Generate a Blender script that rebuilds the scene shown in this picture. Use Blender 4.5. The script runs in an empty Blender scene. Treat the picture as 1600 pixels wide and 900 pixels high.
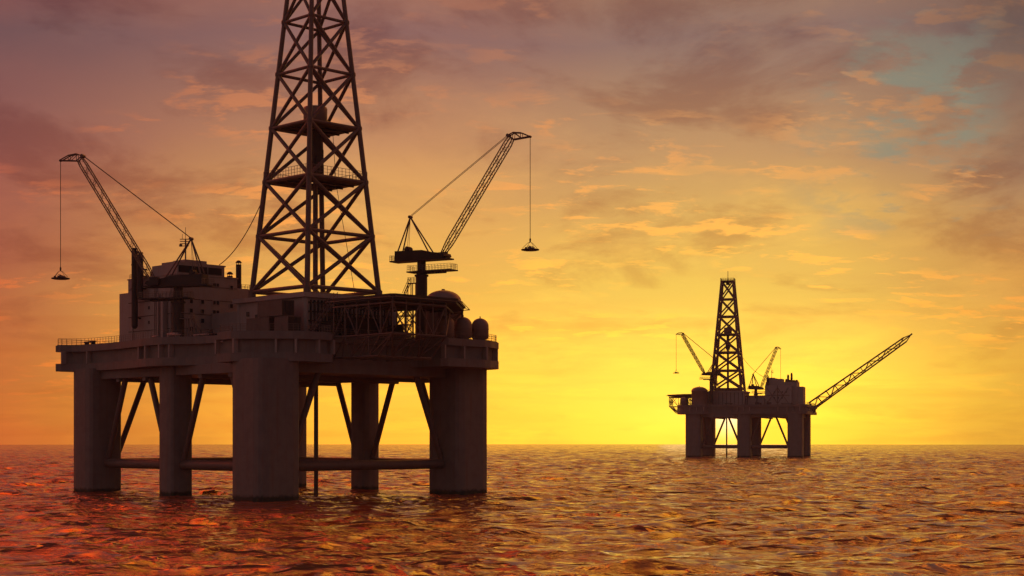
import bpy, math, random
import numpy as np
from mathutils import Vector
R = math.radians
S = 0.14                      # metres per drawing unit
random.seed(7)

# ------------------------------------------------------------------ camera
F_PX, H = 2465.6, 98.5        # focal length in photo pixels, eye height in units
sc = bpy.context.scene
cam = bpy.data.cameras.new("camera"); cam_o = bpy.data.objects.new("camera", cam)
sc.collection.objects.link(cam_o); sc.camera = cam_o
cam_o.location = (0, 0, H * S); cam_o.rotation_euler = (R(90), 0, 0)
cam.sensor_width = 36; cam.lens = F_PX / 1600 * 36
cam.shift_y = (684 - 450) / 1600
cam.clip_start = 1; cam.clip_end = 20000

# ------------------------------------------------------------------ exposure
sc.view_settings.view_transform = 'Standard'; sc.view_settings.look = 'None'
sc.view_settings.exposure = 0; sc.view_settings.gamma = 1

# ------------------------------------------------------------------ sun
SUN_AZ, SUN_EL = 7.8, 2.2     # degrees right of the view axis, above the horizon
sun = bpy.data.lights.new("sun", 'SUN'); sun.energy = .002; sun.angle = R(5)   # veiled by cloud; sun.color = (1, .50, .14)
sun_o = bpy.data.objects.new("sun", sun); sc.collection.objects.link(sun_o)
sd = Vector((math.sin(R(SUN_AZ)) * math.cos(R(SUN_EL)), math.cos(R(SUN_AZ)) * math.cos(R(SUN_EL)), math.sin(R(SUN_EL))))
sun_o.rotation_euler = (-sd).to_track_quat('-Z', 'Y').to_euler()

# ------------------------------------------------------------------ world: sunset sky with cloud layers
def lin(c):
    return tuple((v / 255 / 12.92 if v / 255 <= .04045 else ((v / 255 + .055) / 1.055) ** 2.4) for v in c) + (1,)
world = bpy.data.worlds.new("World"); sc.world = world; world.use_nodes = True
NT = world.node_tree; NT.nodes.clear()
def N(t, tree=None, **kw):
    n = (tree or NT).nodes.new(t)
    for k, v in kw.items(): setattr(n, k, v)
    return n
def L(a, b, tree=None): (tree or NT).links.new(a, b)
def M_(op, a, b=None, c=None, tree=None, clamp=False):
    n = N('ShaderNodeMath', tree, operation=op, use_clamp=clamp)
    for i, v in enumerate((a, b, c)):
        if v is None: continue
        if isinstance(v, (int, float)): n.inputs[i].default_value = v
        else: L(v, n.inputs[i], tree)
    return n.outputs[0]
def MR(v, a, b, c=0., d=1., tree=None, kind='LINEAR'):
    n = N('ShaderNodeMapRange', tree, interpolation_type=kind); n.clamp = True
    L(v, n.inputs[0], tree)
    for i, x in zip((1, 2, 3, 4), (a, b, c, d)): n.inputs[i].default_value = x
    return n.outputs[0]
def MIX(f, a, b, tree=None, blend='MIX'):
    n = N('ShaderNodeMix', tree, data_type='RGBA', blend_type=blend)
    for i, v in ((0, f), (6, a), (7, b)):
        if isinstance(v, (int, float, tuple)): n.inputs[i].default_value = v
        else: L(v, n.inputs[i], tree)
    return n.outputs[2]
tc = N('ShaderNodeTexCoord'); dirv = tc.outputs['Generated']
sep = N('ShaderNodeSeparateXYZ'); L(dirv, sep.inputs[0]); dx, dy, dz = sep.outputs
az = M_('MULTIPLY', M_('ARCTAN2', dx, dy), 57.2958)
el = M_('MULTIPLY', M_('ARCSINE', dz), 57.2958)
# clouds live on a layer overhead: direction projected on it, so they flatten towards the horizon
den = M_('ADD', M_('MAXIMUM', dz, 0.0), 0.20)
cx = M_('DIVIDE', dx, den); cy = M_('DIVIDE', dy, den)
cmb = N('ShaderNodeCombineXYZ'); L(cx, cmb.inputs[0]); L(cy, cmb.inputs[1])
def noise(vec, scale, detail=6, rough=.55, dist=0., sx=1., sy=1., off=(0, 0, 0), tree=None, lac=2.0):
    m = N('ShaderNodeMapping', tree); L(vec, m.inputs[0], tree); m.inputs['Scale'].default_value = (sx, sy, 1); m.inputs['Location'].default_value = off
    n = N('ShaderNodeTexNoise', tree); L(m.outputs[0], n.inputs['Vector'], tree)
    n.inputs['Scale'].default_value = scale; n.inputs['Detail'].default_value = detail
    n.inputs['Roughness'].default_value = rough; n.inputs['Distortion'].default_value = dist; n.inputs['Lacunarity'].default_value = lac
    return n.outputs[0]
warp = noise(cmb.outputs[0], .9, 4, off=(3, 1, 0))
elw = M_('ADD', el, M_('MULTIPLY', M_('SUBTRACT', warp, .5), 5.0))
azw = M_('ADD', az, M_('MULTIPLY', M_('SUBTRACT', noise(cmb.outputs[0], .7, 4, off=(9, 4, 0)), .5), 9.0))
elf = M_('DIVIDE', M_('ADD', M_('MAXIMUM', elw, -1.0), 1.0), 61.0)
def ramp(stops):
    n = N('ShaderNodeValToRGB'); L(elf, n.inputs[0]); cr = n.color_ramp
    while len(cr.elements) < len(stops): cr.elements.new(.5)
    for e, (p, c) in zip(cr.elements, stops): e.position = (p + 1) / 61.0; e.color = lin(c)
    return n.outputs[0]
left = ramp([(-1, (206, 104, 42)), (1.0, (212, 108, 46)), (3.5, (192, 98, 52)), (6.5, (164, 80, 62)), (10, (146, 84, 78)), (14, (110, 76, 80)), (19, (160, 66, 46)), (27, (255, 84, 20)), (38, (176, 56, 34)), (58, (58, 54, 88))])
midd = ramp([(-1, (246, 176, 54)), (1.0, (250, 190, 60)), (3.5, (246, 186, 72)), (6.5, (228, 166, 86)), (10, (184, 128, 92)), (14, (138, 97, 94)), (19, (168, 100, 62)), (27, (255, 146, 36)), (38, (184, 92, 42)), (58, (74, 62, 84))])
sunr = ramp([(-1, (255, 218, 50)), (1.0, (255, 222, 66)), (3.5, (248, 210, 78)), (6.5, (226, 178, 86)), (10, (190, 144, 98)), (14, (136, 108, 102)), (19, (176, 124, 70)), (27, (255, 178, 46)), (38, (196, 116, 46)), (58, (110, 78, 70))])
rigt = ramp([(-1, (228, 170, 50)), (1.0, (232, 168, 54)), (3.5, (220, 152, 60)), (6.5, (190, 130, 74)), (10, (144, 110, 92)), (14, (88, 74, 76)), (19, (140, 88, 58)), (27, (255, 138, 34)), (38, (190, 90, 36)), (58, (100, 66, 64))])
base = MIX(MR(azw, -19, -5, kind='SMOOTHSTEP'), left, midd)
base = MIX(MR(azw, -4, 6.5, kind='SMOOTHSTEP'), base, sunr)
base = MIX(MR(azw, 10, 20, kind='SMOOTHSTEP'), base, rigt)
# unseen bright sky band above the frame, added to light and colour the water
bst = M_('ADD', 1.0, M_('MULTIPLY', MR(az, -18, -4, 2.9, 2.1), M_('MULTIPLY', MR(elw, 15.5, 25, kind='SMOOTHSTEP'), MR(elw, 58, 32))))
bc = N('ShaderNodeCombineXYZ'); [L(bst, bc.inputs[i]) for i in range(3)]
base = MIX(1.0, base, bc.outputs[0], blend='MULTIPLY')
# mauve cloud shade
n1 = noise(cmb.outputs[0], 3.0, 10, .62, .35, sx=1.0, sy=.9, off=(2.3, 7.1, 0))
shade = MR(n1, .47, .64, 0, .72, kind='SMOOTHSTEP')
shade = M_('MULTIPLY', shade, MR(el, 1.5, 8, .35, 1))
shadec = MIX(1.0, base, (.64, .46, .52, 1), blend='MULTIPLY')
col = MIX(shade, base, shadec)
# paler cream breaks
n2 = noise(cmb.outputs[0], 2.1, 9, .62, .3, off=(11.3, 2.2, 0))
col = MIX(MR(n2, .50, .62, 0, .5), col, MIX(1.0, base, (1.28, 1.30, 1.12, 1), blend='MULTIPLY'))
# small orange-lit puffs
n3 = noise(cmb.outputs[0], 10.5, 8, .62, .25, sx=.8, sy=1.25, off=(4.4, 8.8, 0))
n4 = noise(cmb.outputs[0], 2.2, 3, .5, off=(1.4, 5.0, 0))
puff = M_('MULTIPLY', MR(n3, .51, .61, kind='SMOOTHSTEP'), MR(n4, .46, .56))
puff = M_('MULTIPLY', puff, MR(el, .8, 3, 0, .85))
col = MIX(puff, col, MIX(1.0, base, (1.55, 1.22, .85, 1), blend='MULTIPLY'))
# teal gaps of clear sky, upper right
n5 = noise(cmb.outputs[0], 5.2, 9, .66, .12, sx=.9, sy=.9, off=(1.7, 9.0, 0))
gap = M_('MULTIPLY', MR(n5, .48, .60, kind='SMOOTHSTEP'), M_('MULTIPLY', MR(az, 9.5, 13.5), MR(az, 17.8, 16.0)))
gap = M_('MULTIPLY', gap, M_('MULTIPLY', MR(el, 6.5, 8.5), MR(el, 15.5, 12.5)))
col = MIX(M_('MULTIPLY', gap, .66), col, lin((116, 134, 122)))
# streaks low over the horizon
cs = N('ShaderNodeCombineXYZ'); L(M_('MULTIPLY', az, .05), cs.inputs[0]); L(M_('MULTIPLY', el, .9), cs.inputs[1])
n6 = noise(cs.outputs[0], 2.2, 6, .55, .4)
lowm = MR(el, 7, 3)
col = MIX(M_('MULTIPLY', MR(n6, .5, .68, 0, .35), lowm), col, MIX(1.0, base, (.86, .62, .55, 1), blend='MULTIPLY'))
# glow round the sun
vs = N('ShaderNodeCombineXYZ'); L(M_('MULTIPLY', M_('SUBTRACT', az, SUN_AZ - 1.5), .46), vs.inputs[0]); L(M_('SUBTRACT', el, 1.0), vs.inputs[1])
ln = N('ShaderNodeVectorMath', operation='LENGTH'); L(vs.outputs[0], ln.inputs[0])
g1 = M_('EXPONENT', M_('MULTIPLY', ln.outputs['Value'], -.42))
col = MIX(M_('MULTIPLY', g1, .68), col, (1.0, .86, .12, 1))
vs2 = N('ShaderNodeCombineXYZ'); L(M_('SUBTRACT', az, SUN_AZ), vs2.inputs[0]); L(M_('SUBTRACT', el, .75), vs2.inputs[1])
ln2 = N('ShaderNodeVectorMath', operation='LENGTH'); L(vs2.outputs[0], ln2.inputs[0])
g2 = M_('EXPONENT', M_('MULTIPLY', M_('POWER', ln2.outputs['Value'], 2), -3.2))
col = MIX(g2, col, (1.25, 1.15, .75, 1))
# the band along the horizon under the sun is brighter than a picture can hold
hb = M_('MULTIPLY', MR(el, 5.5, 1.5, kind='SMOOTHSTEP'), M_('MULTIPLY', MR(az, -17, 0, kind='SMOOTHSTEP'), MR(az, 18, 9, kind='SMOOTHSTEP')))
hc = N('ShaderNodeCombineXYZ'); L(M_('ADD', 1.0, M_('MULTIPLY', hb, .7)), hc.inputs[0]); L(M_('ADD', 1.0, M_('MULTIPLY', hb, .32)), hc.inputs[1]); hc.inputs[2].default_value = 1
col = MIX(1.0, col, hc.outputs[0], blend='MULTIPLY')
# behind the viewer: dim mauve dusk
back = MIX(MR(dx, -.75, .75, kind='SMOOTHSTEP'), lin((156, 124, 116)), lin((118, 94, 88)))
back = MIX(MR(el, 5, 60), back, lin((70, 64, 84)))
col = MIX(MR(dy, .60, -.02, kind='SMOOTHSTEP'), col, back)
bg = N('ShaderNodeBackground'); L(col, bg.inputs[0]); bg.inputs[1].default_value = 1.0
sky = N('ShaderNodeTexSky', sky_type='NISHITA'); sky.sun_disc = False
sky.sun_elevation = R(SUN_EL); sky.sun_rotation = R(SUN_AZ)
bg2 = N('ShaderNodeBackground'); L(sky.outputs[0], bg2.inputs[0]); bg2.inputs[1].default_value = .006
ad = N('ShaderNodeAddShader'); L(bg.outputs[0], ad.inputs[0]); L(bg2.outputs[0], ad.inputs[1])
wo = N('ShaderNodeOutputWorld'); L(ad.outputs[0], wo.inputs[0])

# ------------------------------------------------------------------ materials
def steel(name, col_, rough=.55, stain=.35, scale=1.0, metal=0.0):
    m = bpy.data.materials.new(name); m.use_nodes = True; t = m.node_tree
    b = t.nodes['Principled BSDF']; b.inputs['Roughness'].default_value = rough; b.inputs['Metallic'].default_value = metal; b.inputs['Specular IOR Level'].default_value = .25
    c = N('ShaderNodeTexCoord', t)
    a = noise(c.outputs['Object'], .35 * scale, 8, .62, tree=t)
    s2 = noise(c.outputs['Object'], .9 * scale, 6, .6, .2, sx=1, sy=1, tree=t)
    mp = N('ShaderNodeMapping', t); L(c.outputs['Object'], mp.inputs[0], t); mp.inputs['Scale'].default_value = (1.6, 1.6, .08)
    st = N('ShaderNodeTexNoise', t); L(mp.outputs[0], st.inputs[0], t); st.inputs['Scale'].default_value = .9 * scale; st.inputs['Detail'].default_value = 5
    k = tuple(col_) + (1,)
    dark = tuple(v * .55 for v in col_) + (1,)
    rust = (col_[0] * .95, col_[1] * .62, col_[2] * .45, 1)
    x = MIX(MR(a, .42, .68, 0, stain, tree=t), k, dark, t)
    x = MIX(MR(st.outputs[0], .52, .72, 0, stain * 1.3, tree=t), x, rust, t)
    L(x, b.inputs['Base Color'], t)
    L(MR(s2, .3, .7, rough - .1, rough + .15, tree=t), b.inputs['Roughness'], t)
    bp = N('ShaderNodeBump', t); bp.inputs['Strength'].default_value = .25; bp.inputs['Distance'].default_value = .03
    L(s2, bp.inputs['Height'], t); L(bp.outputs[0], b.inputs['Normal'], t)
    return m
def wet_hull():
    m = steel('hull_column', (.170, .138, .126)); t = m.node_tree; b = t.nodes['Principled BSDF']
    src = b.inputs['Base Color'].links[0].from_socket
    g = N('ShaderNodeNewGeometry', t); sp = N('ShaderNodeSeparateXYZ', t); L(g.outputs['Position'], sp.inputs[0], t)
    nn = noise(g.outputs['Position'], .9, 6, .6, tree=t)
    zz = M_('ADD', sp.outputs[2], M_('MULTIPLY', M_('SUBTRACT', nn, .5, tree=t), 1.6, tree=t), tree=t)
    f1_ = MR(zz, 1.5, .7, tree=t, kind='SMOOTHSTEP')          # weed and slime at the waterline
    x = MIX(f1_, src, (.02, .022, .016, 1), t)
    # faint weld seams between the plate rings
    w = M_('ABSOLUTE', M_('SUBTRACT', M_('FRACT', M_('DIVIDE', sp.outputs[2], 3.1, tree=t), tree=t), .5, tree=t), tree=t)
    x = MIX(MR(w, .008, .0, 0, .35, tree=t), x, (.07, .045, .038, 1), t)
    L(x, b.inputs['Base Color'], t)
    return m
M = {
 'column': wet_hull(),
 'hull': steel('hull_paint', (.172, .140, .128)),
 'wall': steel('wall_paint', (.30, .245, .225), .6, .25),
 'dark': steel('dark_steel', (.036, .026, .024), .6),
 'frame': steel('frame_steel', (.13, .085, .072), .45),
 'tank': steel('tank_paint', (.22, .15, .125), .4),
 'pipe': steel('bare_pipe', (.42, .33, .30), .35, .2),
 'wire': steel('wire_rope', (.06, .045, .04), .5, .1),
 'rail': steel('rail_paint', (.17, .12, .10), .5, .1),
 'cont': steel('container_paint', (.19, .13, .11), .55),
}
gm = bpy.data.materials.new('window_glass'); gm.use_nodes = True
gb = gm.node_tree.nodes['Principled BSDF']; gb.inputs['Base Color'].default_value = (.012, .011, .013, 1); gb.inputs['Roughness'].default_value = .3; gb.inputs['Specular IOR Level'].default_value = .2
M['glass'] = gm

# ------------------------------------------------------------------ mesh helper (units in, metres out)
class MB:
    def __init__(s): s.v = []; s.f = []; s.sm = []
    def add(s, vs, fs, smooth=False):
        o = len(s.v); s.v += [tuple(v) for v in vs]
        for f in fs: s.f.append([i + o for i in f]); s.sm.append(smooth)
        return s
    def box(s, x0, x1, y0, y1, z0, z1):
        vs = [(x, y, z) for z in (z0, z1) for x, y in ((x0, y0), (x1, y0), (x1, y1), (x0, y1))]
        return s.add(vs, [(3, 2, 1, 0), (4, 5, 6, 7), (0, 1, 5, 4), (1, 2, 6, 5), (2, 3, 7, 6), (3, 0, 4, 7)])
    def prism(s, pts, z0, z1, z1f=None):
        n = len(pts)
        vs = [(x, y, z0) for x, y in pts] + [(x, y, z1) for x, y in pts]
        fs = [tuple(range(n))[::-1], tuple(range(n, 2 * n))] + [(i, (i + 1) % n, (i + 1) % n + n, i + n) for i in range(n)]
        return s.add(vs, fs)
    def sideprof(s, pts, y0, y1):         # profile in x,z extruded along y
        n = len(pts)
        vs = [(x, y0, z) for x, z in pts] + [(x, y1, z) for x, z in pts]
        fs = [tuple(range(n)), tuple(range(n, 2 * n))[::-1]] + [(i, i + n, (i + 1) % n + n, (i + 1) % n) for i in range(n)]
        return s.add(vs, fs)
    def tube(s, a, b, r, n=8, r2=None):
        a = Vector(a); b = Vector(b); d = (b - a)
        if d.length < 1e-6: return s
        d.normalize(); u = d.orthogonal().normalized(); w = d.cross(u); r2 = r if r2 is None else r2
        vs = [a + (u * math.cos(t) + w * math.sin(t)) * r for t in [2 * math.pi * i / n for i in range(n)]]
        vs += [b + (u * math.cos(t) + w * math.sin(t)) * r2 for t in [2 * math.pi * i / n for i in range(n)]]
        s.add(vs, [(i, (i + 1) % n, (i + 1) % n + n, i + n) for i in range(n)], n > 4)
        return s.add(vs, [tuple(range(n))[::-1], tuple(range(n, 2 * n))])
    def path(s, pts, r, n=6):
        for a, b in zip(pts, pts[1:]): s.tube(a, b, r, n)
        return s
    def lathe(s, cx, cy, prof, n=24):     # prof: (r, z) from bottom to top
        vs = []; fs = []
        for r, z in prof:
            for i in range(n):
                t = 2 * math.pi * i / n; vs.append((cx + r * math.cos(t), cy + r * math.sin(t), z))
        for k in range(len(prof) - 1):
            for i in range(n):
                fs.append((k * n + i, k * n + (i + 1) % n, (k + 1) * n + (i + 1) % n, (k + 1) * n + i))
        s.add(vs, fs, True)
        return s.add(vs[:n] + vs[-n:], [tuple(range(n))[::-1], tuple(range(n, 2 * n))])
    def build(s, name, mat, parent=None, org=(0, 0, 0), bevel=0):
        me = bpy.data.meshes.new(name)
        me.from_pydata([((x - org[0]) * S, (y - org[1]) * S, (z - org[2]) * S) for x, y, z in s.v], [], s.f)
        me.polygons.foreach_set('use_smooth', s.sm); me.materials.append(M[mat]); me.update()
        o = bpy.data.objects.new(name, me); sc.collection.objects.link(o)
        if parent: o.parent = parent
        o.location = [c * S for c in org]
        if bevel:
            bv = o.modifiers.new('bevel', 'BEVEL'); bv.width = bevel * S; bv.segments = 2; bv.limit_method = 'ANGLE'; bv.angle_limit = R(40)
        return o
def tag(o, label=None, cat=None, group=None, kind=None):
    for k, v in (('label', label), ('category', cat), ('group', group), ('kind', kind)):
        if v: o[k] = v
    return o
def railing(mb, pts, z, h=11, step=9.5, closed=False, r=.32):
    P = list(pts) + ([pts[0]] if closed else [])
    for (x0, y0), (x1, y1) in zip(P, P[1:]):
        d = math.hypot(x1 - x0, y1 - y0); n = max(1, round(d / step))
        for i in range(n + 1):
            t = i / n; x, y = x0 + (x1 - x0) * t, y0 + (y1 - y0) * t
            mb.tube((x, y, z), (x, y, z + h), r, 4)
        for k in (.36, .68, 1.0): mb.tube((x0, y0, z + h * k), (x1, y1, z + h * k), r * (1.15 if k == 1 else .85), 4)
def offset(pts, d):
    """move a counter-clockwise outline inward by d"""
    n = len(pts); out = []
    for i in range(n):
        p0, p1, p2 = Vector(pts[i - 1]), Vector(pts[i]), Vector(pts[(i + 1) % n])
        a = (p1 - p0).normalized(); b = (p2 - p1).normalized()
        na = Vector((-a.y, a.x)); nb = Vector((-b.y, b.x)); m = (na + nb); m = m / max(.3, m.dot(na) if m.length else 1)
        out.append(tuple(p1 + m * d))
    return out
def smooth_outline(pts, k=2):
    for _ in range(k):
        o = []
        n = len(pts)
        for i in range(n):
            a, b = pts[i], pts[(i + 1) % n]
            d = math.hypot(b[0] - a[0], b[1] - a[1]); t = min(.25, 9 / max(d, 1))
            o.append((a[0] + (b[0] - a[0]) * t, a[1] + (b[1] - a[1]) * t)); o.append((b[0] + (a[0] - b[0]) * t, b[1] + (a[1] - b[1]) * t))
        pts = o
    return pts

# ------------------------------------------------------------------ the sea
SEA_P, SEA_RMS, SEA_CHOP = 1.35, .24, .9
RIP = (.095, 1.9, .42)
def make_sea():
    rng = np.random.default_rng(5)
    AZ = np.radians(np.linspace(-27, 27, 1500))
    RR = np.concatenate([np.geomspace(60, 118, 60)[:-1], np.geomspace(118, 3300, 1350)])
    r, a = np.meshgrid(RR, AZ, indexing='ij')
    x = (r * np.sin(a)).astype(np.float64); y = r * np.cos(a)
    dr = np.gradient(RR)[:, None]
    hz = np.zeros_like(x); ox = np.zeros_like(x); oy = np.zeros_like(x)
    # wind sea: many trochoidal waves, energy peaking near 12 m wavelength, crests sharpened
    LM = np.geomspace(1.1, 30, 150); WA = np.where(LM < 12, LM ** SEA_P, 12 ** SEA_P * (12 / LM) ** 1.3) * (.5 + rng.random(len(LM)))
    WA *= SEA_RMS / math.sqrt((WA ** 2).sum() / 2)
    for l, A in zip(LM, WA):
        th = R(-80) + rng.normal(0, .50 if l > 5 else .75); k = 2 * math.pi / l; ph = rng.random() * 6.283
        w = np.clip((l - dr * 2.2) / (l * .5), 0, 1)
        P = k * (x * math.cos(th) + y * math.sin(th)) + ph
        hz += np.cos(P) * (A * w); s_ = np.sin(P) * (A * w * SEA_CHOP)
        ox -= s_ * math.cos(th); oy -= s_ * math.sin(th)
    hz = hz + .05 * (hz * hz - SEA_RMS ** 2) / SEA_RMS          # peaked crests, flat troughs
    edge = np.clip((3300 - r) / 600, 0, 1)
    X = x + ox; Y = y + oy; Z = hz * edge
    # calm the four borders of the detailed fan to zero so the rest of the sheet meets it
    nr, na = x.shape
    bw = np.minimum(1, np.minimum(np.arange(na), np.arange(na)[::-1]) / 20.)[None, :] * np.minimum(1, np.arange(nr) / 20.)[:, None]
    X = x + (X - x) * bw; Y = y + (Y - y) * bw; Z = Z * bw
    co = np.stack([X, Y, Z], -1).reshape(-1, 3)
    idx = np.arange(nr * na).reshape(nr, na)
    q = np.stack([idx[:-1, :-1], idx[:-1, 1:], idx[1:, 1:], idx[1:, :-1]], -1).reshape(-1, 4)[:, ::-1]
    # the rest of the sheet, coarse: the other directions, and the water under the viewer
    A2 = np.radians(np.linspace(27, 333, 120)); R2 = np.array([60., 150, 400, 1000, 3300])
    r2, a2 = np.meshgrid(R2, A2, indexing='ij')
    c2 = np.stack([r2 * np.sin(a2), r2 * np.cos(a2), 0 * r2], -1).reshape(-1, 3)
    i2 = np.arange(r2.size).reshape(r2.shape) + len(co)
    q2 = np.stack([i2[:-1, :-1], i2[:-1, 1:], i2[1:, 1:], i2[1:, :-1]], -1).reshape(-1, 4)[:, ::-1]
    cc = np.array([[0., 0, 0]]); ci = len(co) + len(c2)
    ring = np.concatenate([idx[0, :], i2[0, 1:-1], idx[0, :1]])
    tri = np.stack([np.full(len(ring) - 1, ci), ring[1:], ring[:-1]], -1)
    V = np.concatenate([co, c2, cc]); Q = np.concatenate([q, q2])
    me = bpy.data.meshes.new('sea')
    me.vertices.add(len(V)); me.vertices.foreach_set('co', V.astype(np.float32).ravel())
    nl = Q.size + tri.size; me.loops.add(nl)
    me.loops.foreach_set('vertex_index', np.concatenate([Q.ravel(), tri.ravel()]).astype(np.int32))
    npoly = len(Q) + len(tri); me.polygons.add(npoly)
    st = np.concatenate([np.arange(len(Q)) * 4, Q.size + np.arange(len(tri)) * 3]).astype(np.int32)
    me.polygons.foreach_set('loop_start', st)
    me.polygons.foreach_set('use_smooth', np.ones(npoly, dtype=bool))
    me.update(calc_edges=True); me.validate()
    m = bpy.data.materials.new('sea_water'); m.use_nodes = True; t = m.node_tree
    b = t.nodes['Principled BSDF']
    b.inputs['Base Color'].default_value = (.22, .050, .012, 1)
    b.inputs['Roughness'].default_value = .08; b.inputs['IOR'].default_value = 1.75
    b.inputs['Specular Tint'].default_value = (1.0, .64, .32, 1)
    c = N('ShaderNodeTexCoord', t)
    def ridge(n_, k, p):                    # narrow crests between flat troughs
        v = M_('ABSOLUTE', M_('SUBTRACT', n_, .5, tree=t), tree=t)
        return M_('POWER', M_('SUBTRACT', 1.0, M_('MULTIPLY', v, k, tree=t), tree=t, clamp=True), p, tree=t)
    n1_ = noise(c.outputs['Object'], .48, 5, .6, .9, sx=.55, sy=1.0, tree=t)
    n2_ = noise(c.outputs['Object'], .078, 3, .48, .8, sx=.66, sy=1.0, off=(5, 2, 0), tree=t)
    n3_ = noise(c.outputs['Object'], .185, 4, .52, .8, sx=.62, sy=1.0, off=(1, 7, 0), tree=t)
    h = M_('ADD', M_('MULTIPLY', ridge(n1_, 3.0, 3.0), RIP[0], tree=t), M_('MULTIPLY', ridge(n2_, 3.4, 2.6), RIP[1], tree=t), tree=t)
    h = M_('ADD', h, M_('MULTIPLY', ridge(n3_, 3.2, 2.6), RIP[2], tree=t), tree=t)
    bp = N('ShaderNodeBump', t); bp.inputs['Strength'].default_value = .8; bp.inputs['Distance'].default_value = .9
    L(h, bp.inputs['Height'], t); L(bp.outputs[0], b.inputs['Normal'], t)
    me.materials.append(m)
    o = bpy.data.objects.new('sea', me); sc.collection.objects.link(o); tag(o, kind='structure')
make_sea()

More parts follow.
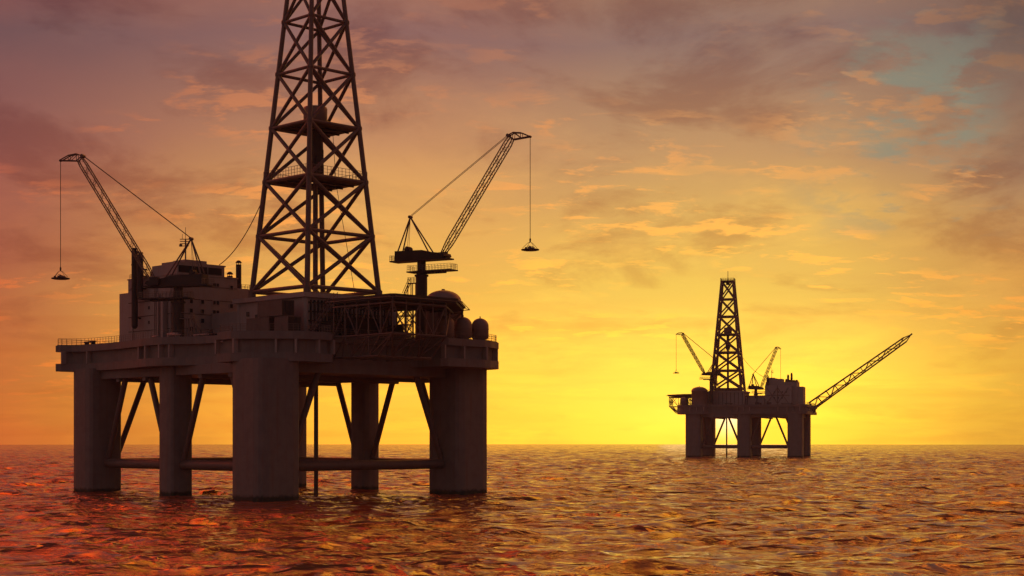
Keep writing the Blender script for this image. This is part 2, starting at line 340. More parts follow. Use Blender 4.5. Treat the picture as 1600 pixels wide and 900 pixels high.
# ------------------------------------------------------------------ the rig (local x = short side p, local y = long side q, origin at first corner column)
PW, QL = 407.5, 510.0
DECK0, DECK1 = 218.0, 265.5
def build_rig(fat=1.0):
    root = bpy.data.objects.new('oil_rig', None); sc.collection.objects.link(root)
    # ---- columns
    cols = [(-3, 3, 41), (0, 262, 22.5 if fat == 1 else 27), (-2, 512, 34), (PW, 0, 40), (PW, 255, 21.5 if fat == 1 else 34), (PW, QL, 38)]
    for (cx_, cy_, h) in cols:
        c = 9 if h > 30 else 7
        pts = [(h, h - c), (h - c, h), (-h + c, h), (-h, h - c), (-h, -h + c), (-h + c, -h), (h - c, -h), (h, -h + c)]
        pts = [(cx_ + a, cy_ + b) for a, b in pts][::-1]
        MB().prism(smooth_outline(pts, 1), -60, 222).build('column', 'column', root, (cx_, cy_, 0))
    # ---- horizontal tubes and raking braces
    def side(a, b, ha, hb):
        a = Vector(a); b = Vector(b); d = (b - a).normalized(); Lq = (b - a).length
        p0 = a + d * (ha - 6); p1 = b - d * (hb - 6)
        MB().tube((p0.x, p0.y, 53), (p1.x, p1.y, 53), 8.3, 20).build('horizontal_brace', 'frame', root)
        for s_, e, h in ((a, d, ha), (b, -d, hb)):
            q0 = s_ + e * (h - 2); q1 = s_ + e * (h + 60)
            MB().tube((q0.x, q0.y, 56), (q1.x, q1.y, 208), 5.2, 12).build('raking_brace', 'frame', root)
    side((0, 0), (0, 260), 40, 23); side((0, 260), (0, 512), 23, 34)
    side((PW, 0), (PW, 255), 40, 22); side((PW, 255), (PW, QL), 22, 38)
    side((0, 0), (PW, 0), 40, 40); side((0, 512), (PW, QL), 36, 36)
    MB().tube((200, 136, -40), (200, 136, 210), 3.8, 12).build('riser_pipe', 'frame', root)
    # ---- deck
    E = PW
    out = [(-59, 559), (-30, 537), (-24, 500), (-24, 415), (-38, 322), (-46, 290), (-46, 240), (-38, 221), (-18, 190), (-8, 150), (-8, 84),
           (-50, 76), (-50, 22), (22, -50), (92, -56), (94, -12), (294, -12), (296, -86), (395, -90), (452, -60),
           (E + 52, -20), (E + 52, 62), (E + 12, 84), (E + 12, 185), (E + 40, 221), (E + 46, 240), (E + 46, 290), (E + 40, 322), (E + 24, 415), (E + 24, 500), (E + 55, 540), (E + 40, 572),
           (-48, 576)]
    # outline runs clockwise seen from above with p right, q up?  make it counter-clockwise
    ar = sum(out[i - 1][0] * out[i][1] - out[i][0] * out[i - 1][1] for i in range(len(out)))
    if ar < 0: out = out[::-1]
    out = smooth_outline(out, 1)
    dk = MB()
    dk.prism(out, DECK0, 231.5); dk.prism(offset(out, 9), 231.0, 253.5); dk.prism(out, 253, 264); dk.prism(offset(out, 2.5), 263.5, DECK1)
    dk.box(-14, PW + 14, -11, QL + 16, 203, 219)
    for q_ in (90, 175, 345, 430): dk.box(-10, PW + 10, q_ - 5, q_ + 5, 197, 204)
    deck = dk.build('deck', 'hull', root)
    def fin(x, y, nx, ny):                  # a plate standing in the recessed web, nx, ny = outward direction
        t = (-ny, nx); w = 1.6
        q = [(x + t[0] * w, y + t[1] * w), (x - t[0] * w, y - t[1] * w), (x - nx * 9 - t[0] * w, y - ny * 9 - t[1] * w), (x - nx * 9 + t[0] * w, y - ny * 9 + t[1] * w)]
        if sum(q[i - 1][0] * q[i][1] - q[i][0] * q[i - 1][1] for i in range(4)) < 0: q = q[::-1]
        MB().prism(q, 231, 253.5).build('stiffener', 'wall', deck, (x, y, 240))
    for (x, y) in ((-53.5, 548), (-26, 508), (-38, 318), (-45, 286), (-45, 244), (-38, 224), (-49, 74), (-49, 26)): fin(x, y, -1, 0)
    for (x, y) in ((-3, -23), (19, -45)): fin(x, y, -.707, -.707)
    for (x, y) in ((60, -52.5), (88, -55), (299, -85.5), (341, -87.5), (392, -89)): fin(x, y, 0, -1)
    fin(440, -66, .45, -.9)
    for y in (-14, 20, 56, 225, 255, 286, 425, 470, 500, 536):
        fin(E + 51 if y < 100 or y > 530 else (E + 45 if y < 300 else E + 23.5), y, 1, 0)
    for x in (-20, 60, 200, 340, 430): fin(x, 572.5, 0, 1)
    rl = MB(); ri = offset(out, 4)
    railing(rl, ri, DECK1, closed=True)
    rl.build('railing', 'rail', deck)
    # ---- deck clutter: pipe bundles, hatches, valves
    for (x, y, z, ln_, ang) in [(-20, 236, 270, 30, 1.57), (-14, 250, 273, 24, 1.57), (-28, 280, 269, 18, 1.4), (2, 190, 269, 36, 1.57), (-12, 520, 271, 52, 1.35), (430, 470, 270, 60, 1.57), (436, 180, 271, 40, 1.57), (150, 560, 270, 60, 0)]:
        b = MB(); ca, sa = math.cos(ang), math.sin(ang)
        for k in range(3):
            oy = (k - 1) * 2.6
            b.tube((x - ca * ln_ / 2 - sa * oy, y - sa * ln_ / 2 + ca * oy, z), (x + ca * ln_ / 2 - sa * oy, y + sa * ln_ / 2 + ca * oy, z), 1.2, 8)
        for t in (-.35, .35): b.box(x + ca * ln_ * t - 4, x + ca * ln_ * t + 4, y + sa * ln_ * t - 1, y + sa * ln_ * t + 1, DECK1, z - .8)
        b.build('pipe_bundle', 'pipe' if y < 300 and x < 60 else 'dark', root)
    # ---- substructure under the derrick
    sub = MB(); sub.box(110, 305, 50, 238, DECK1 - 1, 330)
    sub.prism([(104, 44), (311, 44), (311, 246), (104, 246)], 330, 337.5)
    for (x, y) in ((112, 52), (303, 52), (112, 236), (303, 236)): sub.tube((x, y, DECK1), (x, y, 331), 5, 12)
    sub.box(118, 150, 236, 330, DECK1 - 1, 318); sub.box(150, 250, 236, 332, DECK1 - 1, 300)
    so = sub.build('drill_floor_block', 'wall', root)
    rb = MB()
    for k in range(24): rb.box(120 + k * 7.6, 122.4 + k * 7.6, 47.0, 50.2, DECK1, 326)
    for k in range(4): rb.box(116, 300, 47.4, 50.1, 276 + k * 15, 277.6 + k * 15)
    rb.build('wall_rib', 'dark', so)
    rb = MB()
    for k in range(9): rb.box(305 - .1, 307.2, 70 + k * 20, 72 + k * 20, DECK1, 330)
    rb.build('wall_rib', 'dark', so)
    for (y, z) in ((150, 300), (180, 300), (205, 306), (130, 276)):
        MB().box(108.6, 110.4, y, y + 7, z, z + 8).build('window', 'glass', so)
    stair = MB()
    for yy in (14, 24):
        stair.path([(96, yy, 268), (150, yy, 328)], .9, 6); stair.path([(96, yy, 278), (150, yy, 338)], .5, 4)
        for k in range(8): stair.tube((96 + k * 7.6, yy, 268 + k * 8.4), (96 + k * 7.6, yy, 278 + k * 8.4), .4, 4)
    for k in range(22): stair.box(96 + k * 2.5, 98 + k * 2.5, 14, 24, 268 + k * 2.77, 268.6 + k * 2.77)
    stair.box(150, 168, 12, 46, 327, 328.4)
    stair.build('stair', 'frame', so)
    rr = MB(); railing(rr, [(107, 47), (308, 47), (308, 243), (107, 243)], 337.5, 10, closed=True); 
    # ---- derrick
    CX, CY, Z0, Z1 = 204, 143, 350.0, 907.0
    def hs(z): return 77 - (z - 352) * 47 / 555
    def cor(z): h = hs(z); return [Vector((CX + a * h, CY + b * h, z)) for a, b in ((-1, -1), (1, -1), (1, 1), (-1, 1))]
    lev = [350, 445.5, 539, 632, 725, 815, 907]
    dr = MB()
    c0 = cor(350)
    for i in range(4): dr.tube(c0[i] - Vector((0, 0, 11)), c0[(i + 1) % 4] - Vector((0, 0, 11)), 2.6, 8)
    der = dr.build('derrick', 'frame', root)
    for v in c0: MB().tube((v.x, v.y, 336), (v.x, v.y, 352), 6.5, 12).box(v.x - 9, v.x + 9, v.y - 9, v.y + 9, 337, 339.5).build('foot', 'frame', der)
    for i in range(4): MB().tube(cor(350)[i], cor(909)[i], 4.8 * fat, 10, 3.9 * fat).build('leg', 'frame', der)
    for k, z in enumerate(lev):
        g = MB(); c = cor(z); rr_ = (3.5 - .15 * k) * fat
        for i in range(4): g.tube(c[i], c[(i + 1) % 4], rr_, 8)
        for v in c: g.lathe(v.x, v.y, [(4.6, z - 4), (5.4, z - 2), (5.4, z + 2), (4.6, z + 4)], 10)
        g.build('girt', 'frame', der)
    for k in range(6):
        a, b = cor(lev[k]), cor(lev[k + 1]); r_ = (3.6 - .15 * k) * fat
        for i in range(4):
            j = (i + 1) % 4
            MB().tube(a[i], b[j], r_, 8).tube(a[j], b[i], r_, 8).build('cross_brace', 'frame', der)
    def floor(z, hole=True):
        h = hs(z) - 1; f_ = MB()
        f_.box(CX - h, CX + h, CY - h, CY - 14, z - 3, z); f_.box(CX - h, CX + h, CY + 14, CY + h, z - 3, z)
        f_.box(CX - h, CX - 14, CY - 14, CY + 14, z - 3, z); f_.box(CX + 14, CX + h, CY - 14, CY + 14, z - 3, z)
        for t in (-.5, 0, .5):
            f_.box(CX - h, CX + h, CY + t * h - 1, CY + t * h + 1, z - 6, z - 2.9)
        return f_
    floor(539.5).build('working_platform', 'dark', der)
    p2 = floor(632.5); p2.build('upper_platform', 'dark', der)
    rw = MB(); h = hs(539) + 2
    railing(rw, [(CX - h, CY - h), (CX + h, CY - h), (CX + h, CY + h), (CX - h, CY + h)], 540, 17, 8, True, .4)
    rw.build('platform_railing', 'rail', der)
    MB().lathe(CX, CY, [(3, 633), (20.5, 633), (20.5, 666), (19.5, 668.5), (2, 670)], 28).build('cable_drum', 'tank', der)
    tb = MB(); tb.box(CX - 9, CX + 9, CY - 6, CY + 6, 596, 628); tb.box(CX - 11, CX + 11, CY - 9, CY + 9, 556, 596); tb.tube((CX, CY, 545), (CX, CY, 632), 3.4, 10)
    tb.box(CX - 5, CX + 5, CY - 12, CY + 12, 562, 584)
    tb.build('travelling_block', 'dark', der)
    MB().tube((CX, CY, 337), (CX, CY, 560), 4.4 * fat, 14).build('drill_pipe', 'frame', der)
    cb = MB(); cb.path([(CX + 30, CY - 10, 632), (CX + 34, CY - 14, 540), (CX + 62, CY - 34, 340)], .5, 5); cb.build('hanging_cable', 'wire', der)
    h = hs(907) + 4; cr = MB(); FR = fat; cr.box(CX - h, CX + h, CY - h, CY + h, 907, 911); railing(cr, [(CX - h, CY - h), (CX + h, CY - h), (CX + h, CY + h), (CX - h, CY + h)], 911, 12, 8, True, .6)
    cr.box(CX - 12, CX + 12, CY - 8, CY + 8, 890, 907)
    cr.build('crown_platform', 'dark', der)
    MB().tube((CX, CY, 911), (CX, CY, 962), 1.1 * fat ** 2, 6, .8 * fat ** 2).build('antenna', 'frame', der)
        # guy cable from derrick down to the accommodation roof
    a = Vector((146, 199, 534)); b = Vector((140, 338, 407)); pts = []
    for i in range(17):
        t = i / 16; v = a.lerp(b, t); v.z -= 62 * t * (1 - t) * 1.3; pts.append(v)
    MB().path(pts, .8 * fat, 5).build('guy_cable', 'wire', root)
    # ---- accommodation block
    ac = MB(); Q0 = 334; P0 = 50
    ac.box(P0, 176, Q0, 494.6, DECK1 - 1, 384)
    ac.box(P0 - 1.5, 177.5, Q0 - 1.5, 496, 383.8, 386)
    ac.box(P0 + .3, 170, 494.5, 525, DECK1 - 1, 361.5)
    ac.box(176, 215, Q0 + .4, 470, DECK1 - 1, 367.5)
    ac.box(P0 - 10, P0 + .1, 364, 372, DECK1, 340); ac.box(P0 - 6, P0 + .1, 386, 390, DECK1, 352)
    acc_ = ac.build('accommodation_block', 'wall', root, bevel=.8)
    ph = MB(); ph.box(P0 + .6, 149, Q0 + .6, 416, 386, 403.5); ph.prism([(P0 + .6, Q0 + .6), (112, Q0 + .6), (112, 385), (P0 + .6, 385)], 403.3, 407); ph.box(66, 112, Q0 + 1.2, 372, 406.9, 411)
    ph.box(110, 152, Q0 + .8, 360, 403.3, 406)
    ph.build('penthouse', 'wall', acc_, bevel=.6)
    wb = MB(); wb.box(P0 + 3, 142, Q0 - .6, Q0 + .9, 388, 400)
    wb.build('window_band', 'glass', acc_)
    for k in (30, 62): MB().box(P0 + k, P0 + k + 1, Q0 - 1.4, Q0 - .5, 387.5, 400.5).build('window_mullion', 'wall', acc_)
    def win(x0, x1, z0, z1, q=Q0):
        w = MB(); w.box(x0, x1, q - .25, q + .5, z0, z1); o = w.build('window', 'glass', acc_)
        f_ = MB(); t = 1.0
        f_.box(x0 - t, x1 + t, q - 1.1, q + .3, z1, z1 + t); f_.box(x0 - t, x1 + t, q - 1.1, q + .3, z0 - t, z0); f_.box(x0 - t, x0, q - 1.1, q + .3, z0, z1); f_.box(x1, x1 + t, q - 1.1, q + .3, z0, z1)
        if x1 - x0 > 9: f_.box((x0 + x1) / 2 - .5, (x0 + x1) / 2 + .5, q - 1.1, q + .3, z0, z1)
        return o, f_
    W = []
    for zc in (338.5, 321.5, 305, 289.5):
        W.append((75, 81.5, zc - 3.6, zc + 3.6)) if zc != 305 else None
        W.append((98.5, 105, zc - 3.6, zc + 3.6)) if zc != 289.5 else None
        W.append((123.5, 136.5, zc - 3.4, zc + 3.4)) if zc != 289.5 else None
    W += [(123.5, 136.5, 367, 373), (160, 166, 364, 371), (160, 166, 331, 338), (116, 142, 273, 290)]
    W += [(184, 188, 308, 314), (201, 205, 308, 314), (158, 162, 308, 314)]
    for w in W:
        if w is None: continue
        o, f_ = win(*w); f_.build('window_surround', 'wall', acc_)
    for (y, z) in [(380, 300), (400, 300), (420, 300), (380, 330), (400, 330), (420, 330), (440, 330)]:
        MB().box(214.6, 215.5, y, y + 6, z, z + 6).build('window', 'glass', acc_)
    for z in (DECK1 + 24, DECK1 + 50, DECK1 + 76, DECK1 + 100):
        MB().box(P0 - .9, P0 - .2, Q0 + 2, 492, z, z + 1.1).build('floor_ledge', 'dark', acc_)
        MB().box(P0 + 2, 174, Q0 - .9, Q0 - .2, z, z + .9).build('floor_ledge', 'dark', acc_)
    for y in (352, 398, 404, 476): MB().tube((P0 - 2, y, DECK1), (P0 - 2, y, 380), 1.1, 6).build('service_pipe', 'wall', acc_)
    MB().box(P0 - 1.2, P0 + .4, 410, 417, DECK1, DECK1 + 15).build('door', 'dark', acc_)
    for y in (383, 422, 462):
        for z in (DECK1 + 36, DECK1 + 62): MB().box(P0 - .6, P0 + .4, y, y + 5, z, z + 5.5).build('window', 'glass', acc_)
    for (x, y, hh) in ((70, 440, 12), (95, 455, 9), (130, 430, 14), (150, 470, 8), (112, 480, 10)):
        MB().box(x, x + 11, y, y + 13, 385.8, 386 + hh).lathe(x + 5.5, y + 6.5, [(4, 386 + hh), (4, 388 + hh), (2, 389 + hh)], 14).build('roof_unit', 'dark', acc_)
    # pipes crossing on the far wall
    xb = MB(); 
    for y0, y1 in ((345, 400), (400, 455)):
        xb.tube((218, y0, 275), (218, y1, 355), 1.2, 6); xb.tube((218, y1, 275), (218, y0, 355), 1.2, 6)
    xb.tube((218, 400, 268), (218, 400, 368), 1.6, 6); xb.tube((218, 345, 316), (218, 460, 316), 1.2, 6)
    xb.build('wall_pipe', 'frame', acc_)
    rf = MB(); railing(rf, [(52, 418), (52, 492), (174, 492)], 386, 8); railing(rf, [(178, 336), (213, 336), (213, 468)], 367.5, 8)
    rf.build('roof_railing', 'rail', acc_)
    # exhaust stacks against the near wall
    for (y, zt, zb, r_) in ((452.4, 433, 298, 5.6), (434.4, 424, 350, 5.6)):
        e = MB(); e.tube((38, y, zb), (38, y, zt), r_, 18); e.lathe(38, y, [(r_ * .35, zb - 4.5), (r_ * .8, zb - 2.5), (r_, zb + 1)], 18); e.lathe(38, y, [(r_ * .6, zt), (r_ * .6, zt + 3), (r_ * 1.05, zt + 3.2), (r_ * .9, zt + 5)], 16)
        for zz in (zb + 15, (zb + zt) / 2, zt - 25): e.tube((38, y, zz), (52, y, zz), 1.5, 6); e.lathe(38, y, [(r_ + .8, zz - 1), (r_ + .8, zz + 1)], 16)
        e.build('exhaust_stack', 'dark', acc_)
    for (x, zt, r_) in ((188, 415, 5), (169, 393, 5.2)):
        e = MB(); e.lathe(x, 347, [(r_, 366), (r_, zt - 3)], 18)
        for k in range(6): e.tube((x + r_ * .8 * math.cos(k), 347 + r_ * .8 * math.sin(k), zt - 3.2), (x + r_ * .8 * math.cos(k), 347 + r_ * .8 * math.sin(k), zt), .5, 4)
        e.lathe(x, 347, [(r_ + 1, zt), (r_ * .95, zt + 2.2), (r_ * .6, zt + 4), (.5, zt + 4.8)], 18)
        e.build('vent_pipe', 'dark', acc_)
    an = MB(); an.tube((80, 354, 410), (80, 354, 448), 1.3, 8); an.tube((80, 354, 448), (80, 354, 470), .45, 5)
    for z in (437, 441, 445, 449): an.tube((73, 361, z), (84, 350, z), .8, 4)
    an.box(72, 76, 358, 362, 436, 440); an.tube((76, 358, 449), (76, 358, 458), .4, 4)
    an.build('antenna', 'frame', acc_)
    # ---- domed vessel and storage tanks
    dv = MB(); R_ = 32 if fat == 1 else 40; prof = [(R_, DECK1), (R_, 334), (R_ + 2, 334.5), (R_ + 2, 338)] + [(R_ * math.cos(t), 338 + 20 * math.sin(t)) for t in [i * math.pi / 2 / 8 for i in range(8)]] + [(.5, 358)]
    dv.lathe(395, 25, prof, 36); dv.lathe(395, 25, [(3, 357), (3, 360)], 10)
    dvo = dv.build('domed_vessel', 'tank', root)
    lad = MB()
    for dy_ in (-2.5, 2.5): lad.path([(395 + 35, 25 + dy_, DECK1), (395 + 35, 25 + dy_, 345)], .5, 4)
    for k in range(20): lad.tube((430, 22.5, 268 + k * 4), (430, 27.5, 268 + k * 4), .3, 4)
    lad.build('ladder', 'rail', dvo)
    for x in (325, 366, 406):
        t = MB(); r_ = 14.8
        t.lathe(x, -57, [(r_ * .7, DECK1), (r_ * .7, 268), (r_, 270.5), (r_, 291)] + [(r_ * math.cos(a_), 291 + 14 * math.sin(a_)) for a_ in [i * math.pi / 2 / 8 for i in range(1, 8)]] + [(.3, 305)], 32)
        for zz in (275, 286): t.lathe(x, -57, [(r_ + .2, zz - .7), (r_ + .9, zz), (r_ + .2, zz + .7)], 32)
        t.tube((x, -57, 304), (x, -57, 308), 1, 8)
        for k in range(4):
            a_ = k * math.pi / 2 + .8; t.tube((x + 12 * math.cos(a_), -57 + 12 * math.sin(a_), DECK1), (x + 12 * math.cos(a_), -57 + 12 * math.sin(a_), 274), .9, 6)
        t.build('storage_tank', 'tank', root)
    # ---- stair tower beside the drill floor
    tw = MB(); x0, x1, y0, y1 = 333, 352, 56, 78
    for x in (x0, x1):
        for y in (y0, y1): tw.tube((x, y, DECK1), (x, y, 345), 1.3, 6)
    z = DECK1
    for k in range(5):
        z2 = z + 15.5
        for (a, b) in (((x0, y0), (x1, y0)), ((x1, y0), (x1, y1)), ((x1, y1), (x0, y1)), ((x0, y1), (x0, y0))):
            tw.tube((*a, z2), (*b, z2), .9, 5)
            if k % 2: a, b = b, a
            tw.tube((*a, z), (*b, z2), .8, 5)
        z = z2
    tw.build('stair_tower', 'frame', root)
    # ---- helideck on its truss
    hp = [(114, -15), (114, -160), (120, -166), (252, -166), (367, -62), (367, -15)]
    hd = MB(); hd.prism(hp, 319, 322.5); hd.prism(offset(hp, 3), 314.5, 319.2)
    for k in range(9): hd.box(122 + k * 25, 123.5 + k * 25, -120 if k < 7 else -60, -20, 311.5, 314.6)
    hd.prism([(150, 20), (330, 20), (330, -16), (150, -16)], 318, 321)
    hdo = hd.build('helideck', 'dark', root)
    tr = MB()
    def seg(P, n):
        o = []
        for (a, b), m in zip(zip(P, P[1:]), n):
            for i in range(m): o.append((a[0] + (b[0] - a[0]) * i / m, a[1] + (b[1] - a[1]) * i / m))
        return o + [P[-1]]
    up_ = seg([(119, -14), (119, -160), (231, -160), (231, -14)], (5, 4, 3))
    lo_ = seg([(119, -14), (119, -125), (231, -125), (231, -14)], (5, 4, 3))
    tr.path([(x, y, 309) for x, y in up_], 1.7, 6); tr.path([(x, y, 261) for x, y in up_], 1.5, 6); tr.path([(x, y, 227) for x, y in lo_], 1.8, 6)
    for i, ((x, y), (u, v)) in enumerate(zip(up_, lo_)):
        tr.tube((x, y, 320), (x, y, 261), 1.25, 6); tr.tube((x, y, 261), (u, v, 227), 1.15, 6)
        if i + 1 < len(up_):
            (x1, y1), (u1, v1) = up_[i + 1], lo_[i + 1]
            if i % 2: tr.tube((x, y, 309), (x1, y1, 261), 1.1, 6); tr.tube((x, y, 261), (u1, v1, 227), 1.0, 6)
            else: tr.tube((x, y, 261), (x1, y1, 309), 1.1, 6); tr.tube((u, v, 227), (x1, y1, 261), 1.0, 6)
    for x in (119, 147, 175, 203, 231):
        tr.tube((x, -160, 309), (x, -12, 309), 1.2, 6); tr.tube((x, -160, 261), (x, -13, 261), 1.1, 6); tr.tube((x, -125, 227), (x, -13, 227), 1.1, 6)
    tr.tube((231, -160, 309), (330, -70, 309), 1.6, 6); tr.tube((231, -160, 261), (280, -13, 261), 1.3, 6); tr.tube((231, -160, 261), (290, -106, 309), 1.2, 6)
    tr.build('support_truss', 'frame', hdo)
    t2 = MB()
    for (x, y) in ((363, -58), (363, -18), (335, -30)):
        t2.tube((x, y, DECK1), (x, y, 315), 2.0, 6)
    for za, zb in ((DECK1 + 4, 290), (290, 312)):
        t2.tube((363, -58, za), (363, -18, zb), 1, 5); t2.tube((363, -18, za), (363, -58, zb), 1, 5); t2.tube((363, -58, zb), (363, -18, zb), 1.2, 5)
        t2.tube((335, -30, za), (363, -58, zb), 1, 5); t2.tube((335, -30, zb), (363, -58, zb), 1, 5)
    t2.build('support_frame', 'frame', hdo)
    nt = MB(); o2 = offset(hp, -7); nt.path([(x, y, 317) for x, y in o2] , .6, 5)
    for (a, b) in zip(hp, o2): nt.tube((*a, 319), (*b, 317), .6, 4)
    nt.build('safety_net_frame', 'rail', hdo)
    # plant between truss and deck: pipework racks
    pk = MB()
    for k in range(5): pk.tube((125, 5 + k * 7, 272 + k * 3), (300, 5 + k * 7, 272 + k * 3), 2.0, 8)
    for k in range(4): pk.box(130 + k * 50, 133 + k * 50, 2, 36, DECK1, 290)
    pk.box(180, 230, 8, 34, DECK1, 298)
    pk.build('pipe_rack', 'dark', root)
    ex = MB()
    for (x, y) in ((60, 250), (70, 300), (330, 300), (340, 360), (240, 300)):
        ex.box(x, x + 16, y, y + 22, DECK1 - .5, DECK1 + 12); ex.tube((x + 8, y + 4, DECK1 + 11), (x + 8, y + 4, DECK1 + 20), 1.4, 8)
    for (x, y) in ((238, 290), (262, 300), (330, 250), (352, 262)): ex.tube((x, y, DECK1), (x, y, 312), 2.4, 8)
    ex.path([(330, 250, 310), (352, 262, 310)], 2.4, 8); ex.path([(238, 290, 312), (262, 300, 312)], 2.4, 8)
    ex.build('deck_machinery', 'dark', root)
    return root

# ------------------------------------------------------------------ cranes (sub-assemblies of the rig)
def build_crane(root, px, py, zt, boom_dz, az_local, drop, fat=1.0):
    """zt: height of the machinery-house roof above the deck; boom along local +x"""
    T = zt
    c = MB(); c.tube((0, 0, -1), (0, 0, T - 44), 10.3, 24); c.lathe(0, 0, [(10.3, T - 45), (7.8, T - 39), (7.8, T - 17)], 24); c.lathe(0, 0, [(12.5, T - 46), (12.5, T - 43)], 24)
    cr = c.build('crane', 'dark', root); cr.location = (px * S, py * S, DECK1 * S); cr.rotation_euler = (0, 0, az_local)
    h = MB(); h.sideprof([(-50, T - 16), (50, T - 16), (56, T - 13), (54, T - 8), (22, T - 4), (8, T), (-50, T + 1)], -12, 12)
    h.sideprof([(-60, T - 18.5), (60, T - 18.5), (60, T - 16.1), (-60, T - 16.1)], -14, 14)
    h.box(-34, -22, -5, 5, T, T + 6); h.tube((-28, -7, T + 6), (-28, 7, T + 6), 3.2, 12); h.box(28, 44, 12.1, 19, T - 16, T - 3)
    h.build('machinery_house', 'dark', cr)
    g = MB(); railing(g, [(-50, -13.4), (-60, -13.4), (-60, 13.4), (-50, 13.4)], T - 16, 9, 5)
    p = MB(); p.box(-24, 69, -13, 13, T - 39, T - 36.8); p.box(-8, 50, -5, 5, T - 42, T - 38.9); p.build('platform', 'dark', cr)
    railing(g, [(-23, -12), (68, -12), (68, 12), (-23, 12)], T - 36.8, 10, 6.5, True)
    g.build('railing', 'rail', cr)
    # boom lattice
    b = MB(); A = Vector((44, 0, T - 10)); B = Vector((186, 0, T + boom_dz)); d = (B - A).normalized(); up = Vector((-d.z, 0, d.x))
    n = 20; ch = []
    for i in range(n + 1):
        t = i / n; w = 5.6 * min(1, .55 + t * 4, .75 + (1 - t) * 5); c_ = A.lerp(B, t)
        ch.append([c_ + up * (sv * w) + Vector((0, sy * w * .8, 0)) for sv, sy in ((1, 1), (1, -1), (-1, -1), (-1, 1))])
    for i in range(n):
        for k in range(4):
            b.tube(ch[i][k], ch[i + 1][k], 1.0 * fat, 6)
            k2 = (k + 1) % 4
            if i % 2: b.tube(ch[i][k], ch[i + 1][k2], .33 * fat, 4)
            else: b.tube(ch[i][k2], ch[i + 1][k], .33 * fat, 4)
            if i % 2 == 0: b.tube(ch[i][k], ch[i][k2], .38 * fat, 4)
    b.build('boom', 'frame', cr)
    # jib head
    j = MB(); tz = T + boom_dz
    for y_ in (-3.5, 3.5):
        top = [(180, y_, tz + 4), (191, y_, tz + 8), (206, y_, tz + 6), (223, y_, tz - 2)]; bot = [(180, y_, tz + 4), (190, y_, tz - 4), (206, y_, tz - 3), (223, y_, tz - 2)]
        j.path(top, 1.1, 6); j.path(bot, 1.0, 6); j.path([bot[1], top[1], bot[2], top[2]], .6, 5)
    for q in ((191, tz + 8), (206, tz + 6), (190, tz - 4), (223, tz - 2)): j.tube((q[0], -3.5, q[1]), (q[0], 3.5, q[1]), .7, 5)
    j.tube((180, -4.5, tz + 4), (180, 4.5, tz + 4), 3.0, 14); j.tube((223, -2, tz - 2), (223, 2, tz - 2), 2.0, 12)
    j.build('boom_head', 'frame', cr)
    m = MB(); ap = (-24, 0, T + 62)
    for y_ in (-8, 8):
        m.tube((-46, y_, T), ap, 1.3 * fat, 8); m.tube((20, y_, T - 4), ap, 1.3 * fat, 8)
    m.tube((-24, -4, T + 62), (-24, 4, T + 62), 2.8, 14)
    for xx in (-31, -27): m.tube((xx, 0, T + 6), (-24, 0, T + 60), .35, 4)
    m.build('mast', 'frame', cr)
    w = MB()
    for y_ in (-2, 2): w.tube((-24, y_, T + 63), (180, y_, tz + 5), .5 * fat, 5)
    w.build('luffing_cable', 'wire', cr)
    MB().tube((223, 0, tz - 3), (223, 0, tz - 3 - drop), .55 * fat, 6).lathe(223, 0, [(.6, tz - 4 - drop), (1.5, tz - 3 - drop), (1.5, tz - drop), (.5, tz + 2 - drop)], 10).build('hoist_cable', 'wire', cr)
    # access ladder at the foot
    l = MB(); zp = T - 56 if T > 120 else 34
    for y_ in (4, 9): l.path([(-44, y_, zp - 26), (-30, y_, zp)], .8, 5); l.path([(-44, y_, zp - 17), (-30, y_, zp + 9)], .5, 4)
    for k in range(9): l.box(-44 + k * 1.6, -42.6 + k * 1.6, 4, 9, zp - 25 + k * 2.9, zp - 24.5 + k * 2.9)
    l.box(-31, -8, 0, 12, zp - 1.2, zp); railing(l, [(-30, 4), (-30, 0), (-11, 0)], zp, 9.5, 6); railing(l, [(-30, 9), (-30, 12), (-11, 12)], zp, 9.5, 6)
    for xx in (-30, -20): l.tube((xx, 11, 0), (xx, 11, zp - 1), .9, 5); l.tube((xx, 1, 0), (xx, 1, zp - 1), .9, 5)
    l.build('access_stair', 'rail', cr)
    cr['hook'] = (223.0, tz - 4 - drop)
    return cr

def cargo_basket():
    root = bpy.data.objects.new('cargo_basket', None); sc.collection.objects.link(root)
    t = MB(); t.lathe(0, 0, [(12, -16), (15.5, -15.2), (15.5, -13.6), (14.6, -13.6), (14.4, -14.6), (.5, -14.6)], 24)
    t.build('tray', 'dark', root)
    s_ = MB()
    for k in range(4):
        a = k * math.pi / 2 + .5; s_.path([(0, 0, -1), (5 * math.cos(a), 5 * math.sin(a), -3), (15 * math.cos(a), 15 * math.sin(a), -12.5)], .38, 5)
    s_.lathe(0, 0, [(.4, 1.5), (1.3, .5), (1.3, -1), (.4, -2)], 8)
    s_.build('sling', 'wire', root)
    c = MB(); rg = random.Random(3)
    for k in range(11):
        a = rg.random() * 6.28; r = rg.random() * 12; x, y = r * math.cos(a), r * math.sin(a); w = 1 + rg.random() * 1.6; hh = 2 + rg.random() * (5.5 if r < 7 else 2.2)
        if k % 3 == 0: c.lathe(x, y, [(w, -14.3), (w, -14.3 + hh), (w * .4, -14 + hh)], 10)
        else: c.box(x - w, x + w, y - w * .7, y + w * .7, -14.3, -14.3 + hh)
    c.tube((-8, -4, -11), (5, 6, -8), .5, 5); c.tube((8, -6, -12), (-3, 3, -7), .5, 5)
    c.build('cargo', 'cont', root)
    return root

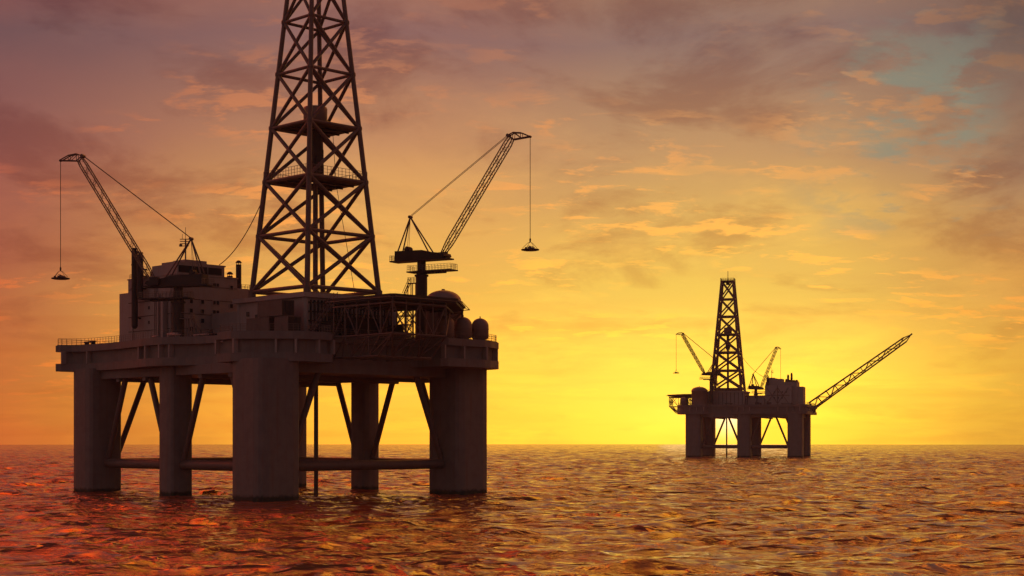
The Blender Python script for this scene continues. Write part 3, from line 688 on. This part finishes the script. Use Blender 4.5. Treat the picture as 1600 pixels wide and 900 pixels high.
def container(w, d, h):
    root = bpy.data.objects.new('cargo_container', None); sc.collection.objects.link(root)
    b = MB(); b.box(.6, w - .6, .6, d - .6, .8, h - .6); n = int(d / 2.4)
    for k in range(n): b.box(.1, .7, 1.5 + k * 2.4, 2.7 + k * 2.4, 1.5, h - 1.5); b.box(w - .7, w - .1, 1.5 + k * 2.4, 2.7 + k * 2.4, 1.5, h - 1.5)
    b.build('shell', 'cont', root)
    f_ = MB()
    for x in (0, w - 1.2):
        for y in (0, d - 1.2): f_.box(x, x + 1.2, y, y + 1.2, 0, h)
    for z in (0.02, h - 1.22):
        f_.box(1.2, w - 1.2, .02, 1.22, z, z + 1.2); f_.box(1.2, w - 1.2, d - 1.22, d - .02, z, z + 1.2); f_.box(.02, 1.22, 1.2, d - 1.2, z, z + 1.2); f_.box(w - 1.22, w - .02, 1.2, d - 1.2, z, z + 1.2)
    f_.build('frame', 'frame', root)
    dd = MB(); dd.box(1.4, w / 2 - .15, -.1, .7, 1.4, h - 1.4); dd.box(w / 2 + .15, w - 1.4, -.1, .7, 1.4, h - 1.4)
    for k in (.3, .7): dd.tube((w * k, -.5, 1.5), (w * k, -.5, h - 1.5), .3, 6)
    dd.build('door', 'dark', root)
    return root

def kids(o): return [c for c in bpy.data.objects if c.parent == o]
def copy_tree(o, parent=None):
    c = o.copy(); sc.collection.objects.link(c); c.parent = parent
    for ch in kids(o): copy_tree(ch, c)
    return c

# ---- near rig
near = build_rig()
s2 = 2 ** -.5
NX, NY = -382.5, 2478.5
near.location = (NX * S, NY * S, 0); near.rotation_euler = (0, 0, R(45))
crA = build_crane(near, 400, 88, 433 - DECK1, 185, R(-30 - 45), 178)
crB = build_crane(near, 5, 262, 372 - DECK1, 207, R(165 - 45), 187)
far = build_rig(1.3)
FYAW = R(-90 - 15.963); FCX, FCY = 1226.46, 8145.22
f1 = build_crane(far, 400, 88, 433 - DECK1, 185, R(211) - FYAW, 178, 1.6)
f2 = build_crane(far, 5, 262, 372 - DECK1, 207, R(45) - FYAW, 197, 1.6)
far_cranes = [f1, f2]
fx = FCX - (PW / 2 * math.cos(FYAW) - 255 * math.sin(FYAW)); fy = FCY - (PW / 2 * math.sin(FYAW) + 255 * math.cos(FYAW))
far.location = (fx * S, fy * S, 0); far.rotation_euler = (0, 0, FYAW)
tag(near, 'large near oil rig on thick columns, cropped derrick at left of photo', 'oil rig')
tag(far, 'small distant oil rig with a long slanting flare boom, against the yellow glow', 'oil rig')
# flare boom, only on the far rig
fb = MB(); A = Vector((150, 566, 262)); D3 = Vector((0, 466, 333)); B = A + D3; d = D3.normalized(); up = Vector((0, -d.z, d.y))
n = 11; ch = []
for i in range(n + 1):
    t = i / n; w = 21 + (12 - 21) * t; c_ = A.lerp(B, t)
    ch.append([c_ + up * (sv * w) + Vector((sx * w, 0, 0)) for sv, sx in ((1, 1), (1, -1), (-1, -1), (-1, 1))])
for i in range(n):
    for k in range(4):
        k2 = (k + 1) % 4; fb.tube(ch[i][k], ch[i + 1][k], 2.9, 8)
        if (i + (k == 3)) % 2: fb.tube(ch[i][k], ch[i + 1][k2], 1.5, 6)
        else: fb.tube(ch[i][k2], ch[i + 1][k], 1.5, 6)
        fb.tube(ch[i][k], ch[i][k2], 1.9, 6)
for k in range(4): fb.tube(ch[n][k], B + d * 34 + up * (4 if k < 2 else 1), 2, 6)
fbo = fb.build('flare_boom', 'frame', far)
fp = MB(); fp.tube(A + up * -14, B + d * 34 + up * 2, 3.2, 8); fp.tube(B + d * 30 + up * 2, B + d * 46 + up * 4, 4, 8)
fp.build('flare_pipe', 'frame', fbo)
br = MB(); br.prism([(110, 560), (190, 560), (178, 592), (122, 592)], 246, 262); br.tube((150, 588, 250), (150, 572, 224), 4, 8); br.box(120, 180, 556, 574, 222, 250)
br.build('boom_bracket', 'hull', fbo)

# ---- cargo baskets under the hooks
def hook_world(root, crane):
    hx, hz = crane['hook']; a = crane.rotation_euler.z; th = root.rotation_euler.z
    px = crane.location.x / S + hx * math.cos(a); py = crane.location.y / S + hx * math.sin(a)
    x = root.location.x / S + px * math.cos(th) - py * math.sin(th); y = root.location.y / S + px * math.sin(th) + py * math.cos(th)
    return Vector((x, y, DECK1 + hz)) * S
bk = cargo_basket()
BL = [(near, crA, 'cargo tray hanging from the near rig crane whose boom leans right'),
      (near, crB, 'cargo tray hanging from the near rig crane whose boom leans left'),
      (far, [c for c in far_cranes if c.location.x > 100 * S][0], 'tiny cargo tray hanging left of the distant rig derrick'),
      (far, [c for c in far_cranes if c.location.x < 100 * S][0], 'tiny cargo tray hanging just above the distant rig accommodation block')]
for i, (r_, c_, lb) in enumerate(BL):
    o = bk if i == 0 else copy_tree(bk)
    o.location = hook_world(r_, c_); o.rotation_euler = (0, 0, i * .7)
    tag(o, lb, 'cargo tray', 'cargo trays hanging from crane hooks')
for c_ in [crA, crB] + far_cranes:
    if 'hook' in c_: del c_['hook']

# ---- containers on the near deck and on the far deck
def place(o, root, x, y, z, rz=0):
    th = root.rotation_euler.z
    o.location = (root.location.x + (x * math.cos(th) - y * math.sin(th)) * S, root.location.y + (x * math.sin(th) + y * math.cos(th)) * S, z * S)
    o.rotation_euler = (0, 0, th + rz)
specs = [((26, 66, 26), (60, 46.5, 298), 'upper dark steel container stacked beside the near rig derrick base'),
         ((26, 62, 30.5), (60, 81, DECK1), 'long low container at deck level, left one under the stacked container'),
         ((27, 36, 29.5), (60, 30, DECK1), 'short container at deck level, right one under the stacked container')]
for (dim, pos, lb) in specs:
    c = container(*dim)
    z = DECK1 + .1 if pos[2] != 298 else DECK1 + 31.2
    place(c, near, pos[0], pos[1], z); tag(c, lb, 'container', 'containers on the near rig deck')

# ---- thin sea haze round everything
hz = MB(); k = 3420 / S; hz.box(-k, k, -k, k, -12, 1010)
M['sea_haze'] = bpy.data.materials.new('sea_haze'); hm = M['sea_haze']; hm.use_nodes = True
ht = hm.node_tree; ht.nodes.clear(); ho = ht.nodes.new('ShaderNodeOutputMaterial'); hv = ht.nodes.new('ShaderNodeVolumePrincipled')
hv.inputs['Color'].default_value = (.76, .80, 1, 1); hv.inputs['Density'].default_value = 6.5e-5; hv.inputs['Anisotropy'].default_value = .2
ht.links.new(hv.outputs[0], ho.inputs['Volume'])
haze = hz.build('haze', 'sea_haze'); tag(haze, kind='stuff')
